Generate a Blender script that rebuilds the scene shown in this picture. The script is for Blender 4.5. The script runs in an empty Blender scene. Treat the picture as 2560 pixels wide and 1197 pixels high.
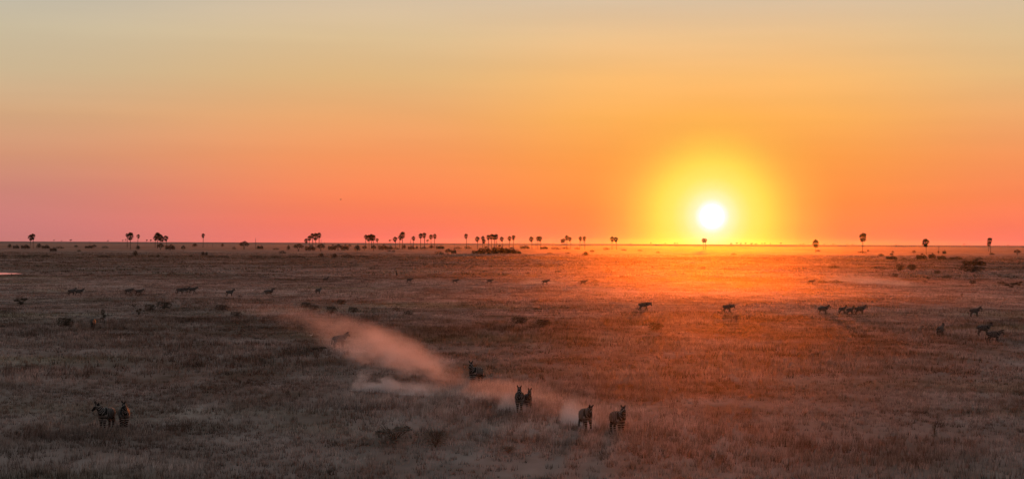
import bpy, bmesh, math, random
import numpy as np
from mathutils import Vector, Matrix

# ------------------------------------------------------------------ camera
SC = bpy.context.scene
COL = SC.collection
W, HPX, F = 2560.0, 1197.0, 3939.0       # photograph frame and focal length in its pixels
CAM_H = 11.5
ROLL = 11.0 / 2560.0
PITCH = math.atan(6.5 / F)
fw = Vector((0, math.cos(PITCH), math.sin(PITCH)))
rt = Vector((math.cos(ROLL), 0, math.sin(ROLL)))
up = rt.cross(fw).normalized()
rt = fw.cross(up).normalized()
CAM = Vector((0, 0, CAM_H))
cd = bpy.data.cameras.new("camera")
cd.sensor_width = 36.0
cd.lens = 36.0 * F / W
cd.clip_start = 0.5
cd.clip_end = 60000
cam = bpy.data.objects.new("camera", cd)
COL.objects.link(cam)
m = Matrix((rt, up, -fw)).transposed().to_4x4()
m.translation = CAM
cam.matrix_world = m
SC.camera = cam


def ray(x, y):
    return (fw + rt * ((x - W / 2) / F) + up * ((HPX / 2 - y) / F)).normalized()


def at(x, y):
    """point of the flat plain seen in direction of photograph pixel x, y"""
    d = ray(x, y)
    t = -CAM_H / min(d.z, -1e-6)
    return CAM + d * t


def ppm(p):
    return F / p.y                         # photograph pixels per metre at that depth


# ------------------------------------------------------------------ sky, sun, exposure
def lin(c):
    return [((v / 255.0) / 12.92 if v / 255.0 <= 0.04045 else ((v / 255.0 + 0.055) / 1.055) ** 2.4) for v in c]


SUNV = ray(1780, 541)
SUN_EL = math.asin(SUNV.z)
SUN_AZ = math.atan2(SUNV.x, SUNV.y)

world = bpy.data.worlds.new("World")
SC.world = world
world.use_nodes = True
nt = world.node_tree
nt.nodes.clear()
N = nt.nodes.new
L = nt.links.new


def math_node(tree, op, a, b=None, clamp=False):
    n = tree.nodes.new("ShaderNodeMath")
    n.operation = op
    n.use_clamp = clamp
    for i, v in enumerate((a, b)):
        if v is None:
            continue
        if isinstance(v, (int, float)):
            n.inputs[i].default_value = v
        else:
            tree.links.new(v, n.inputs[i])
    return n.outputs[0]


def map_range(tree, v, a, b, c=0.0, d=1.0, smooth=True):
    n = tree.nodes.new("ShaderNodeMapRange")
    n.interpolation_type = 'SMOOTHSTEP' if smooth else 'LINEAR'
    tree.links.new(v, n.inputs[0])
    for i, k in enumerate((a, b, c, d)):
        n.inputs[i + 1].default_value = k
    return n.outputs[0]


def ramp(tree, v, stops, interp='LINEAR'):
    n = tree.nodes.new("ShaderNodeValToRGB")
    n.color_ramp.interpolation = interp
    els = n.color_ramp.elements
    while len(els) > 1:
        els.remove(els[-1])
    for i, (p, c) in enumerate(stops):
        e = els[0] if i == 0 else els.new(p)
        e.position = p
        e.color = (*c, 1)
    tree.links.new(v, n.inputs[0])
    return n.outputs[0]


def mix(tree, f, a, b, kind='MIX'):
    n = tree.nodes.new("ShaderNodeMix")
    n.data_type = 'RGBA'
    n.blend_type = kind
    for i, v in ((0, f), (6, a), (7, b)):
        if isinstance(v, (int, float)):
            n.inputs[i].default_value = v
        elif isinstance(v, (tuple, list)):
            n.inputs[i].default_value = (*v[:3], 1)
        else:
            tree.links.new(v, n.inputs[i])
    return n.outputs[2]


tc = N("ShaderNodeTexCoord")
sep = N("ShaderNodeSeparateXYZ")
L(tc.outputs["Generated"], sep.inputs[0])
elev = math_node(nt, 'ARCSINE', sep.outputs[2])
az = math_node(nt, 'ARCTAN2', sep.outputs[0], sep.outputs[1])
daz = math_node(nt, 'ABSOLUTE', math_node(nt, 'SUBTRACT', az, SUN_AZ))
dot = N("ShaderNodeVectorMath")
dot.operation = 'DOT_PRODUCT'
L(tc.outputs["Generated"], dot.inputs[0])
dot.inputs[1].default_value = SUNV
sang = math_node(nt, 'ARCCOSINE', math_node(nt, 'MINIMUM', dot.outputs["Value"], 1.0))

EMAX = 700.0                               # ramps run over 700 px of elevation
ev = math_node(nt, 'MULTIPLY', elev, F / EMAX, True)


def column(vals):
    return ramp(nt, ev, [((608 - y) / EMAX, lin(c)) for y, c in vals])


c_far = column([(608, (197, 121, 119)), (560, (203, 125, 120)), (500, (206, 132, 120)), (400, (212, 150, 118)), (300, (212, 168, 128)),
                (200, (208, 184, 148)), (100, (202, 187, 158)), (0, (192, 185, 170)), (-90, (172, 178, 180))])
c_mid = column([(608, (246, 117, 103)), (560, (252, 122, 92)), (500, (253, 133, 86)), (400, (247, 150, 92)), (300, (238, 168, 108)),
                (200, (228, 184, 128)), (100, (222, 192, 148)), (0, (214, 192, 164)), (-90, (190, 186, 178))])
c_sun = column([(608, (255, 126, 76)), (560, (255, 134, 70)), (500, (255, 144, 66)), (400, (255, 160, 72)), (300, (255, 178, 88)),
                (200, (251, 188, 112)), (100, (238, 194, 140)), (0, (218, 194, 165)), (-90, (194, 188, 180))])
bg = mix(nt, map_range(nt, daz, 150 / F, 820 / F), c_sun, c_mid)
bg = mix(nt, map_range(nt, daz, 760 / F, 1800 / F), bg, c_far)
RMAX = 385.0
rr = math_node(nt, 'MULTIPLY', sang, F / RMAX, True)
glow = ramp(nt, rr, [(0, lin((255, 255, 255))), (30 / RMAX, lin((255, 255, 250))), (44 / RMAX, lin((255, 247, 190))), (70 / RMAX, lin((255, 238, 140))),
                     (98 / RMAX, lin((255, 232, 104))), (136 / RMAX, lin((255, 224, 86))), (174 / RMAX, lin((255, 206, 80))),
                     (222 / RMAX, lin((255, 186, 78))), (1.0, lin((255, 170, 76)))])
gf = map_range(nt, sang, 95 / F, 345 / F, 1.0, 0.0)
col = mix(nt, gf, bg, glow)
hz = N("ShaderNodeTexNoise")
hz.inputs["Scale"].default_value = 3.0
hz.inputs["Detail"].default_value = 4
hzv = N("ShaderNodeVectorMath")
hzv.operation = 'MULTIPLY'
hzv.inputs[1].default_value = (1, 1, 14)      # thin level dust layers in the sky
L(tc.outputs["Generated"], hzv.inputs[0])
L(hzv.outputs[0], hz.inputs["Vector"])
hzf = map_range(nt, hz.outputs["Fac"], .3, .7, .965, 1.02)
hzc = N("ShaderNodeCombineXYZ")
for i_ in range(3):
    L(hzf, hzc.inputs[i_])
col = mix(nt, 1.0, col, hzc.outputs[0], 'MULTIPLY')
disc = map_range(nt, sang, 24 / F, 31.5 / F, 1.0, 0.0)
col = mix(nt, disc, col, (1.6, 1.6, 1.55))
sky = N("ShaderNodeTexSky")
sky.sky_type = 'NISHITA'
sky.sun_disc = False
sky.sun_elevation = SUN_EL
sky.sun_rotation = SUN_AZ
sky.air_density = 1.3
sky.dust_density = 3.0
away = map_range(nt, daz, math.radians(40), math.radians(130), 1.0, 0.5)
wav = N("ShaderNodeCombineXYZ")
for i_ in range(3):
    L(away, wav.inputs[i_])
col = mix(nt, 1.0, col, wav.outputs[0], 'MULTIPLY')   # dusk sky dims away from the sunset
skys = mix(nt, 1.0, sky.outputs[0], (0.15, 0.15, 0.15), 'MULTIPLY')
col = mix(nt, map_range(nt, elev, 25.0 * math.pi / 180, 80.0 * math.pi / 180), col, skys)
back = N("ShaderNodeBackground")
L(col, back.inputs[0])
back.inputs[1].default_value = 1.0
wo = N("ShaderNodeOutputWorld")
L(back.outputs[0], wo.inputs[0])

sl = bpy.data.lights.new("sun", 'SUN')
sl.energy = 2.0
sl.angle = math.radians(0.5)
sl.color = (1.0, 0.175, 0.003)
sun = bpy.data.objects.new("sun", sl)
COL.objects.link(sun)
sun.rotation_euler = (-SUNV).to_track_quat('-Z', 'Y').to_euler()

SC.view_settings.view_transform = 'Standard'
SC.view_settings.look = 'None'
SC.view_settings.exposure = 0
SC.view_settings.gamma = 1
SC.render.engine = 'CYCLES'
SC.cycles.use_denoising = True
SC.cycles.max_bounces = 6
SC.cycles.diffuse_bounces = 2
SC.cycles.volume_bounces = 1
SC.cycles.transparent_max_bounces = 8
SC.cycles.sample_clamp_indirect = 4.0

HAZE_DENSITY = 6.5e-6

# ------------------------------------------------------------------ helpers
rng = random.Random(7)
nrg = np.random.default_rng(11)


def tag(o, label=None, cat=None, group=None, kind=None):
    if label:
        o["label"] = label
    if cat:
        o["category"] = cat
    if group:
        o["group"] = group
    if kind:
        o["kind"] = kind
    return o


def link(name, data, parent=None):
    o = bpy.data.objects.new(name, data)
    COL.objects.link(o)
    if parent is not None:
        o.parent = parent
    return o


def np_mesh(name, verts, faces, mat=None, smooth=False):
    """mesh from numpy verts (n,3) and equal sided faces (m,k)"""
    me = bpy.data.meshes.new(name)
    verts = np.asarray(verts, np.float32)
    faces = np.asarray(faces, np.int32)
    k = faces.shape[1]
    me.vertices.add(len(verts))
    me.vertices.foreach_set("co", verts.ravel())
    me.loops.add(faces.size)
    me.loops.foreach_set("vertex_index", faces.ravel())
    me.polygons.add(len(faces))
    me.polygons.foreach_set("loop_start", np.arange(0, faces.size, k, dtype=np.int32))
    me.polygons.foreach_set("use_smooth", np.full(len(faces), smooth))
    me.update(calc_edges=True)
    if mat:
        me.materials.append(mat)
    return me


def new_mat(name):
    mt = bpy.data.materials.new(name)
    mt.use_nodes = True
    mt.node_tree.nodes.clear()
    out = mt.node_tree.nodes.new("ShaderNodeOutputMaterial")
    return mt, mt.node_tree, out


def noise(tree, vec, scale, detail=3.0, rough=0.55, stretch=None):
    n = tree.nodes.new("ShaderNodeTexNoise")
    n.inputs["Scale"].default_value = scale
    n.inputs["Detail"].default_value = detail
    n.inputs["Roughness"].default_value = rough
    if stretch:
        v = tree.nodes.new("ShaderNodeVectorMath")
        v.operation = 'MULTIPLY'
        tree.links.new(vec, v.inputs[0])
        v.inputs[1].default_value = stretch
        vec = v.outputs[0]
    tree.links.new(vec, n.inputs["Vector"])
    return n.outputs["Fac"]


# ------------------------------------------------------------------ grassland colour (shared by soil and blades)
def grassland(tree):
    g = tree.nodes.new("ShaderNodeNewGeometry")
    pos = g.outputs["Position"]
    flat = tree.nodes.new("ShaderNodeVectorMath")
    flat.operation = 'MULTIPLY'
    flat.inputs[1].default_value = (1, 1, 0)
    tree.links.new(pos, flat.inputs[0])
    pos = flat.outputs[0]
    sp = tree.nodes.new("ShaderNodeSeparateXYZ")
    tree.links.new(pos, sp.inputs[0])
    wob = noise(tree, pos, 0.012, 4, 0.6, (0.7, 1, 1))
    # zones of taller pale grass and short green grass at growing distance (log of distance, shifted by noise)
    lg = math_node(tree, 'LOGARITHM', math_node(tree, 'MAXIMUM', sp.outputs[1], 20.0), 10.0)
    lg = math_node(tree, 'ADD', lg, math_node(tree, 'MULTIPLY', math_node(tree, 'SUBTRACT', wob, 0.5), 0.12))
    u = map_range(tree, lg, 1.8, 4.0, 0, 1, False)

    def P(d):
        return (math.log10(d) - 1.8) / 2.2

    def v(x):
        return (x, x, x)
    zone = ramp(tree, u, [(P(65), v(.50)), (P(92), v(.52)), (P(104), v(.60)), (P(125), v(.50)), (P(150), v(.44)), (P(172), v(.40)), (P(205), v(.33)),
                          (P(245), v(.42)), (P(275), v(.52)), (P(318), v(.5)), (P(345), v(.66)), (P(450), v(.58)), (P(520), v(.42)), (P(640), v(.45)), (P(760), v(.3)), (P(900), v(.38)),
                          (P(1150), v(.24)), (P(1350), v(.5)), (P(2400), v(.4)), (P(4000), v(.5)), (P(9000), v(.45))])
    big = noise(tree, pos, 0.022, 5, 0.62, (1, 0.7, 1))
    fine = noise(tree, pos, 0.2, 4, 0.6, (1, 0.4, 1))
    a = math_node(tree, 'MULTIPLY', math_node(tree, 'SUBTRACT', big, 0.5), 1.3)
    b = math_node(tree, 'MULTIPLY', math_node(tree, 'SUBTRACT', fine, 0.5), 1.0)
    t = math_node(tree, 'ADD', math_node(tree, 'ADD', zone, a), b, True)
    c = ramp(tree, t, [(0.0, (0.092, 0.070, 0.053)), (0.3, (0.166, 0.128, 0.110)), (0.55, (0.286, 0.226, 0.208)), (0.8, (0.406, 0.327, 0.303)), (1.0, (0.515, 0.421, 0.386))])
    hue = noise(tree, pos, 0.03, 3, 0.5, (0.6, 1, 1))
    c = mix(tree, map_range(tree, hue, 0.42, 0.70, 0, 0.5), c, mix(tree, 1.0, c, (1.15, 0.90, 0.84), 'MULTIPLY'))
    c = mix(tree, map_range(tree, hue, 0.46, 0.28, 0, 0.6), c, mix(tree, 1.0, c, (0.92, 1.02, 0.74), 'MULTIPLY'))
    scrub = noise(tree, pos, 0.085, 4, 0.65, (0.8, 0.6, 1))
    c = mix(tree, map_range(tree, scrub, 0.54, 0.68, 0, 0.5), c, (0.055, 0.048, 0.034))
    return c


mt_ground, t, out = new_mat("dry_savanna_soil")
c = grassland(t)
d = t.nodes.new("ShaderNodeBsdfDiffuse")
t.links.new(c, d.inputs[0])
t.links.new(d.outputs[0], out.inputs[0])

mt_grass, t, out = new_mat("dry_grass_blades")
c = grassland(t)
at_n = t.nodes.new("ShaderNodeAttribute")
at_n.attribute_name = "tone"
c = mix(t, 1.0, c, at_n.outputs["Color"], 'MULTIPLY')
d = t.nodes.new("ShaderNodeBsdfDiffuse")
t.links.new(c, d.inputs[0])
tr = t.nodes.new("ShaderNodeBsdfTranslucent")
t.links.new(c, tr.inputs[0])
ms = t.nodes.new("ShaderNodeMixShader")
ms.inputs[0].default_value = 0.12
t.links.new(d.outputs[0], ms.inputs[1])
t.links.new(tr.outputs[0], ms.inputs[2])
t.links.new(ms.outputs[0], out.inputs[0])


def plain_mat(name, base, var=0.35, scale=3.0, rough=0.8):
    mt, t, out = new_mat(name)
    tcn = t.nodes.new("ShaderNodeTexCoord")
    n = noise(t, tcn.outputs["Object"], scale, 4)
    c = mix(t, n, [v * (1 - var) for v in base], [v * (1 + var) for v in base])
    b = t.nodes.new("ShaderNodeBsdfPrincipled")
    t.links.new(c, b.inputs["Base Color"])
    b.inputs["Roughness"].default_value = rough
    b.inputs["Specular IOR Level"].default_value = 0.2
    t.links.new(b.outputs[0], out.inputs[0])
    return mt


M_PALM = plain_mat("palm_frond_green", (0.045, 0.052, 0.028), 0.4, 2.0)
M_TRUNK = plain_mat("palm_bark", (0.11, 0.085, 0.065), 0.3, 4.0)
M_BUSH = plain_mat("thorn_shrub_leaf", (0.034, 0.03, 0.02), 0.45, 6.0)
M_PALEBUSH = plain_mat("dry_open_shrub_leaf", (0.19, 0.16, 0.135), 0.4, 6.0)
M_TWIG = plain_mat("dry_twig", (0.08, 0.06, 0.045), 0.3, 6.0)
M_FAR = plain_mat("far_tree_leaf", (0.055, 0.055, 0.035), 0.4, 2.0)

# ------------------------------------------------------------------ ground sheet, puddle
FAR = 12000.0
ys = np.concatenate([np.array([-250.0, 0.0]), np.geomspace(40, FAR, 40)])
xs = np.linspace(-9000, 9000, 61)
gx, gy = np.meshgrid(xs, ys)
gv = np.stack([gx.ravel(), gy.ravel(), np.zeros(gx.size)], 1)
nx, ny = len(xs), len(ys)
ii = (np.arange(ny - 1)[:, None] * nx + np.arange(nx - 1)[None, :]).ravel()
gfc = np.stack([ii, ii + 1, ii + nx + 1, ii + nx], 1)
ground = link("ground", np_mesh("ground", gv, gfc, mt_ground))
tag(ground, kind="structure")

mt_w, t, out = new_mat("puddle_water")
b = t.nodes.new("ShaderNodeBsdfPrincipled")
b.inputs["Base Color"].default_value = (0.03, 0.03, 0.03, 1)
b.inputs["Roughness"].default_value = 0.04
b.inputs["IOR"].default_value = 1.33
t.links.new(b.outputs[0], out.inputs[0])
pa, pb = at(-70, 685), at(34, 685)
cx, cy = (pa.x + pb.x) / 2, pa.y
rx, ry = (pb.x - pa.x) / 2, 22.0
pv, pf = [(cx, cy, 0.05)], []
for k in range(48):
    a = 2 * math.pi * k / 48
    w = 1 + 0.18 * math.sin(3 * a + 1) + 0.1 * math.sin(7 * a)
    pv.append((cx + rx * w * math.cos(a), cy + ry * w * math.sin(a), 0.05))
for k in range(48):
    pf.append((0, 1 + k, 1 + (k + 1) % 48))
tag(link("water", np_mesh("water", pv, pf, mt_w)), kind="structure")


# ------------------------------------------------------------------ grass: one mass of blades
def blades(dens, d0, d1, per, wid, h0, h1, spread):
    """tufts scattered over the part of the plain between two distances"""
    a = 0.40 * (d1 ** 2 - d0 ** 2)
    n = int(a * dens)
    dist = np.sqrt(nrg.uniform(d0 ** 2, d1 ** 2, n))
    x = nrg.uniform(-0.40, 0.40, n) * dist
    keep = np.sin(x * 0.21 + 1.7 * np.sin(dist * 0.13)) + np.sin(dist * 0.37 + 1.3 * np.sin(x * 0.11)) + nrg.normal(0, 1.1, n) > -1.2
    keep &= ~((np.abs(dist - cy) < ry * 1.6 + 15) & (x < cx + rx * 1.1))     # open ground round the puddle
    x, dist = x[keep], dist[keep]
    n = len(x)
    hh = nrg.uniform(h0, h1, n) * (0.75 + 0.25 * np.sin(x * 0.11 + 2 * np.sin(dist * 0.07)))
    tone = nrg.uniform(0.4, 1.7, n) * (1 + .5 * np.sin(x * .33 + 2.1 * np.sin(dist * .21)) * np.sin(dist * .41 + x * .17))
    bx = np.repeat(x, per) + nrg.normal(0, spread, n * per)
    by = np.repeat(dist, per) + nrg.normal(0, spread, n * per)
    bh = np.repeat(hh, per) * nrg.uniform(0.5, 1.1, n * per)
    bt = np.repeat(tone, per) * nrg.uniform(0.75, 1.25, n * per)
    an = nrg.uniform(0, math.pi, n * per)
    dx, dy = np.cos(an) * wid / 2, np.sin(an) * wid / 2
    lx, ly = nrg.normal(0.03, 0.22, n * per) * bh, nrg.normal(0, 0.22, n * per) * bh
    p0 = np.stack([bx - dx, by - dy, np.zeros_like(bx)], 1)
    p1 = np.stack([bx + dx, by + dy, np.zeros_like(bx)], 1)
    p2 = np.stack([bx + lx, by + ly, bh], 1)
    v = np.stack([p0, p1, p2], 1).reshape(-1, 3)
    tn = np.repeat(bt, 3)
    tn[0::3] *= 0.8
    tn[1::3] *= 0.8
    return v, tn


va, ta = blades(5.0, 60, 130, 9, 0.035, 0.35, 0.62, 0.13)
vb, tb = blades(2.2, 130, 240, 6, 0.065, 0.38, 0.65, 0.2)
vc, tcn_ = blades(0.9, 240, 520, 5, 0.12, 0.3, 0.52, 0.4)
vd, td = blades(0.06, 500, 1500, 4, 0.45, 0.4, 0.85, 0.8)
# ------------------------------------------------------------------ shrubs
def leaf_cloud(lobes, n, size, seed):
    """small leaf clump faces spread through several lobes (unit bush: width 1, height 1)"""
    r = np.random.default_rng(seed)
    vs = []
    for (cx, cy, cz, rx, rz, share) in lobes:
        k = max(3, int(n * share))
        u = r.normal(0, 1, (k, 3))
        u /= np.linalg.norm(u, axis=1)[:, None]
        rad = r.uniform(0.25, 1.0, k) ** 0.5 * r.uniform(0.8, 1.12, k)
        p = u * rad[:, None] * np.array([rx, rx, rz]) + np.array([cx, cy, cz])
        p[:, 2] = np.maximum(p[:, 2], 0.02)
        a = r.normal(0, 1, (k, 3))
        a /= np.linalg.norm(a, axis=1)[:, None]
        b = np.cross(a, r.normal(0, 1, (k, 3)))
        b /= np.linalg.norm(b, axis=1)[:, None]
        s = size * r.uniform(0.5, 1.3, k)[:, None]
        vs.append(np.stack([p - a * s, p - b * s * 0.6, p + a * s, p + b * s * 0.6], 1))
    v = np.concatenate(vs).reshape(-1, 3)
    return v, np.arange(len(v)).reshape(-1, 4)


def tube(path, radii, sides=5):
    """tube verts and quad faces along a path"""
    vs, fs = [], []
    n = len(path)
    for i, (p, r) in enumerate(zip(path, radii)):
        p = Vector(p)
        dirv = (Vector(path[min(i + 1, n - 1)]) - Vector(path[max(i - 1, 0)])).normalized()
        ref = Vector((1, 0, 0)) if abs(dirv.x) < 0.9 else Vector((0, 1, 0))
        e1 = dirv.cross(ref).normalized()
        e2 = dirv.cross(e1)
        for k in range(sides):
            a = 2 * math.pi * k / sides
            vs.append(tuple(p + e1 * (r * math.cos(a)) + e2 * (r * math.sin(a))))
    for i in range(n - 1):
        for k in range(sides):
            fs.append((i * sides + k, i * sides + (k + 1) % sides, (i + 1) * sides + (k + 1) % sides, (i + 1) * sides + k))
    return vs, fs


def merge(parts):
    vs, fs, o = [], [], 0
    for v, f in parts:
        vs += [tuple(x) for x in v]
        fs += [tuple(i + o for i in q) for q in f]
        o += len(v)
    return vs, fs


def stems(k, h, lean, seed, thick=0.02, twigs=2):
    r = random.Random(seed)
    parts = []
    for i in range(k):
        a = r.uniform(0, 2 * math.pi)
        l = lean * r.uniform(0.4, 1.0)
        hz = h * r.uniform(0.7, 1.05)
        top = Vector((math.cos(a) * l, math.sin(a) * l, hz))
        midp = Vector((top.x * 0.35 + r.uniform(-.03, .03), top.y * 0.35, hz * 0.5))
        parts.append(tube([(0, 0, -0.02), tuple(midp), tuple(top)], [thick, thick * 0.7, thick * 0.25]))
        for j in range(twigs):
            q = midp.lerp(top, r.uniform(0, 0.7))
            e = q + Vector((r.uniform(-.22, .22), r.uniform(-.22, .22), r.uniform(.05, .25)))
            parts.append(tube([tuple(q), tuple(e)], [thick * 0.4, thick * 0.15], 4))
    return merge(parts)


BUSH = {}
OPEN = {}


def bush_kind(name, lobes, n, size, st):
    v, f = leaf_cloud(lobes, n, size, sum(map(ord, name)))
    sv, sf = stems(*st)
    BUSH[name] = (np_mesh("foliage_" + name, v, f, M_BUSH), np_mesh("stem_" + name, sv, sf, M_TWIG))


bush_kind("round", [(0, 0, .55, .36, .38, .45), (-.22, .1, .4, .26, .34, .2), (.24, -.08, .42, .24, .36, .2), (.05, .1, .78, .2, .2, .15)], 420, .055, (4, .7, .25, 3))
bush_kind("lumpy", [(-.28, 0, .4, .22, .38, .3), (.1, .05, .55, .24, .42, .35), (.34, 0, .32, .17, .3, .2), (-.05, .1, .28, .3, .26, .15)], 640, .058, (5, .7, .32, 5))
bush_kind("flat", [(-.3, 0, .42, .22, .4, .3), (0, .05, .5, .26, .45, .35), (.3, 0, .38, .22, .36, .25), (.12, .05, .7, .15, .28, .1)], 380, .05, (4, .5, .35, 8))
bush_kind("tree", [(0, 0, .68, .42, .28, .5), (-.28, .05, .58, .22, .2, .2), (.3, .05, .6, .2, .22, .2), (.05, 0, .88, .22, .12, .1)], 460, .05, (3, .75, .3, 9, .03))
bush_kind("twiggy", [(-.12, 0, .5, .34, .38, .5), (.22, .05, .45, .26, .36, .3), (0, 0, .15, .4, .14, .2)], 480, .042, (16, .95, .48, 12, .012, 6))
bush_kind("sprig", [(-.1, 0, .6, .14, .36, .4), (.18, 0, .28, .2, .2, .3), (-.05, 0, .15, .3, .12, .3)], 200, .05, (6, .95, .3, 15, .03, 4))
bush_kind("spread", [(-.3, 0, .55, .18, .16, .3), (.22, .05, .72, .26, .16, .4), (0, 0, .25, .2, .2, .3)], 340, .05, (9, .9, .48, 21, .018, 6))

SHRUBS = []                                # x centre, base y, width, height (photograph pixels), kind


def S(kind, *rows):
    for r in rows:
        SHRUBS.append((kind,) + tuple(r))


# hazy far tree line
S("round", (24, 621, 11, 10), (97, 622, 14, 12), (345, 625, 12, 10), (487, 618, 14, 9), (556, 618, 8, 9), (645, 624, 8, 9), (721, 627, 9, 13),
  (893, 629, 17, 15), (1010, 624, 12, 11), (1042, 624, 8, 8), (1464, 641, 16, 11), (1078, 622, 14, 8))
S("lumpy", (40, 622, 16, 9), (63, 622, 22, 10), (114, 622, 20, 9), (133, 629, 18, 10), (222, 621, 20, 7), (425, 625, 25, 13), (652, 623, 12, 9), (775, 627, 26, 13),
  (830, 626, 20, 13), (862, 626, 20, 14), (957, 625, 24, 13), (1100, 623, 22, 9), (1028, 624, 18, 9), (1312, 622, 24, 7), (1360, 623, 20, 7), (975, 624, 14, 9))
S("flat", (150, 622, 20, 6), (263, 621, 16, 6), (585, 624, 9, 7), (690, 625, 16, 5), (990, 624, 16, 6), (1060, 623, 20, 6), (1170, 623, 18, 8), (1145, 623, 18, 6),
  (1390, 624, 24, 6), (1415, 624, 18, 7), (1443, 624, 14, 6), (1516, 625, 16, 6), (1560, 627, 14, 4), (1600, 628, 12, 4))
S("tree", (235, 621, 12, 8), (190, 620, 9, 6), (401, 625, 18, 14), (458, 629, 11, 13), (610, 624, 24, 18), (746, 628, 26, 16), (802, 628, 20, 16), (845, 627, 18, 14),
  (874, 619, 9, 7), (911, 626, 13, 10), (934, 628, 13, 13), (1120, 638, 15, 14), (1480, 633, 12, 7))
# nearer dark row on the left and centre
S("round", (338, 642, 15, 14), (507, 641, 11, 11), (516, 641, 9, 10), (395, 645, 10, 8), (836, 646, 16, 11), (803, 644, 15, 10))
S("flat", (5, 643, 22, 5), (65, 643, 42, 4), (115, 643, 20, 5), (197, 646, 17, 4), (325, 643, 14, 5), (260, 644, 34, 6), (378, 643, 16, 5), (415, 646, 12, 7), (476, 643, 7, 6),
  (528, 643, 16, 5), (560, 643, 26, 4), (706, 635, 18, 8), (740, 645, 46, 6), (870, 644, 34, 7), (905, 643, 30, 5), (198, 630, 9, 6), (972, 629, 10, 4), (984, 630, 8, 5), (1098, 637, 22, 9),
  (640, 643, 30, 4), (690, 645, 24, 5))
S("lumpy", (1134, 635, 14, 12), (2303, 649, 26, 14), (2229, 649, 28, 9), (2330, 647, 18, 13), (2354, 649, 22, 10), (2390, 649, 32, 7), (2435, 665, 60, 17), (2361, 635, 10, 9))
# thicket below the long palm row
S("lumpy", (1195, 635, 31, 10), (1212, 635, 31, 17), (1230, 635, 29, 12), (1246, 635, 31, 20), (1262, 635, 29, 14), (1276, 635, 27, 15), (1290, 635, 25, 9))
S("flat", (1375, 635, 14, 4), (1420, 635, 14, 4), (1645, 633, 9, 5), (1835, 638, 14, 5), (1521, 678, 16, 6), (1488, 706, 20, 8), (1491, 715, 14, 7), (1395, 681, 14, 6),
  (2045, 629, 12, 5), (2155, 633, 22, 5), (2203, 641, 14, 7), (2260, 649, 14, 4), (2374, 649, 14, 5), (2448, 649, 20, 6), (2369, 696, 20, 9), (2480, 638, 13, 6),
  (2085, 671, 26, 8), (2057, 709, 24, 9), (2090, 709, 34, 10), (2320, 698, 12, 6), (2138, 691, 9, 6), (2313, 707, 12, 7), (2505, 711, 24, 9))
S("tree", (2229, 641, 9, 7), (2285, 635, 9, 8), (2232, 634, 6, 6), (2543, 638, 17, 12), (2346, 635, 5, 7), (2170, 631, 6, 6))
S("twiggy", (2250, 677, 22, 18), (2280, 677, 20, 19), (2430, 681, 66, 19), (2238, 693, 17, 11), (2343, 685, 18, 11), (2432, 711, 18, 12))
S("spread", (2528, 721, 32, 15), (2548, 716, 18, 14))
# mid plain
S("spread", (52, 762, 34, 18), (347, 789, 14, 20), (335, 768, 14, 9), (800, 880, 36, 14), (2405, 741, 7, 9))
S("twiggy", (163, 820, 44, 31), (785, 777, 26, 17), (828, 786, 28, 23), (883, 782, 26, 17), (853, 762, 24, 15), (765, 770, 28, 16), (1299, 810, 40, 21), (1358, 816, 36, 21), (1640, 827, 40, 24),
  (410, 773, 42, 22), (375, 777, 30, 19), (555, 777, 38, 18), (590, 792, 32, 15))
S("sprig", (258, 799, 20, 28))
S("flat", (990, 777, 18, 11), (1020, 788, 22, 12), (1343, 775, 22, 7), (600, 743, 10, 6))
# foreground
S("spread", (985, 1108, 92, 46))
S("twiggy", (1088, 1118, 64, 52), (1270, 1132, 46, 20))
S("sprig", (2012, 1043, 13, 14), (2335, 1094, 20, 40))

LANDMARKS = [(79, "far left palm pair"), (323, "leaning palm pair"), (344, "slim palm beside leaning pair"), (396, "dense palm clump"), (508, "lone slim palm"), (610, "big round tree"),
             (639, "tall bare trunk"), (785, "stepped palm row"), (928, "merged palm crowns"), (1000, "three rising palms"), (1034, "short single palm"), (1068, "four even palms"),
             (1167, "single palm left of thicket"), (1202, "three left thicket palms"), (1231, "joined crowns over thicket"), (1256, "single thicket palm"), (1279, "twin palms at thicket end"),
             (1341, "three ragged palms"), (1415, "four bunched palms"), (1456, "two matching palms"), (1536, "touching palm pair"), (1761, "palms under the sun"),
             (2039, "small palm right of sun"), (2156, "tallest right palm"), (2315, "ragged right palm"), (2475, "misty stacked palms")]
sh_labels = []
for (k, x, y, w, h) in SHRUBS:
    shape = {"round": "rounded", "lumpy": "lumpy", "flat": "low flat", "tree": "tree-like", "twiggy": "twiggy", "sprig": "upright", "spread": "spreading"}[k]
    row = ("hazy far-line" if y < 627 else "far" if y < 632 else "dark far-plain" if y < 655 else "mid-plain" if y < 740 else "grassland" if y < 900 else "foreground")
    ld = min(LANDMARKS, key=lambda q: abs(q[0] - x))
    off = x - ld[0]
    side = "below" if abs(off) < 12 else ("left of" if off < 0 else "right of")
    if abs(off) > 60:
        side = "well " + side
    if ld[0] == 610 and abs(off) < 8 and k == "tree":
        sh_labels.append("big round dark tree alone just left of the tall bare trunk")
    else:
        sh_labels.append("%s %s shrub %s the %s" % (shape, row, side, ld[1]))
from collections import defaultdict
dupes = defaultdict(list)
for i, s in enumerate(sh_labels):
    dupes[s].append(i)
ORD = ["first", "second", "third", "fourth", "fifth", "sixth", "seventh", "eighth"]
for s, idx in dupes.items():
    if len(idx) > 1:
        idx.sort(key=lambda i: SHRUBS[i][1])
        for n_, i in enumerate(idx):
            sh_labels[i] = s + ", " + ("leftmost" if n_ == 0 else "rightmost" if n_ == len(idx) - 1 else ORD[n_] + " from left")
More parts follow.
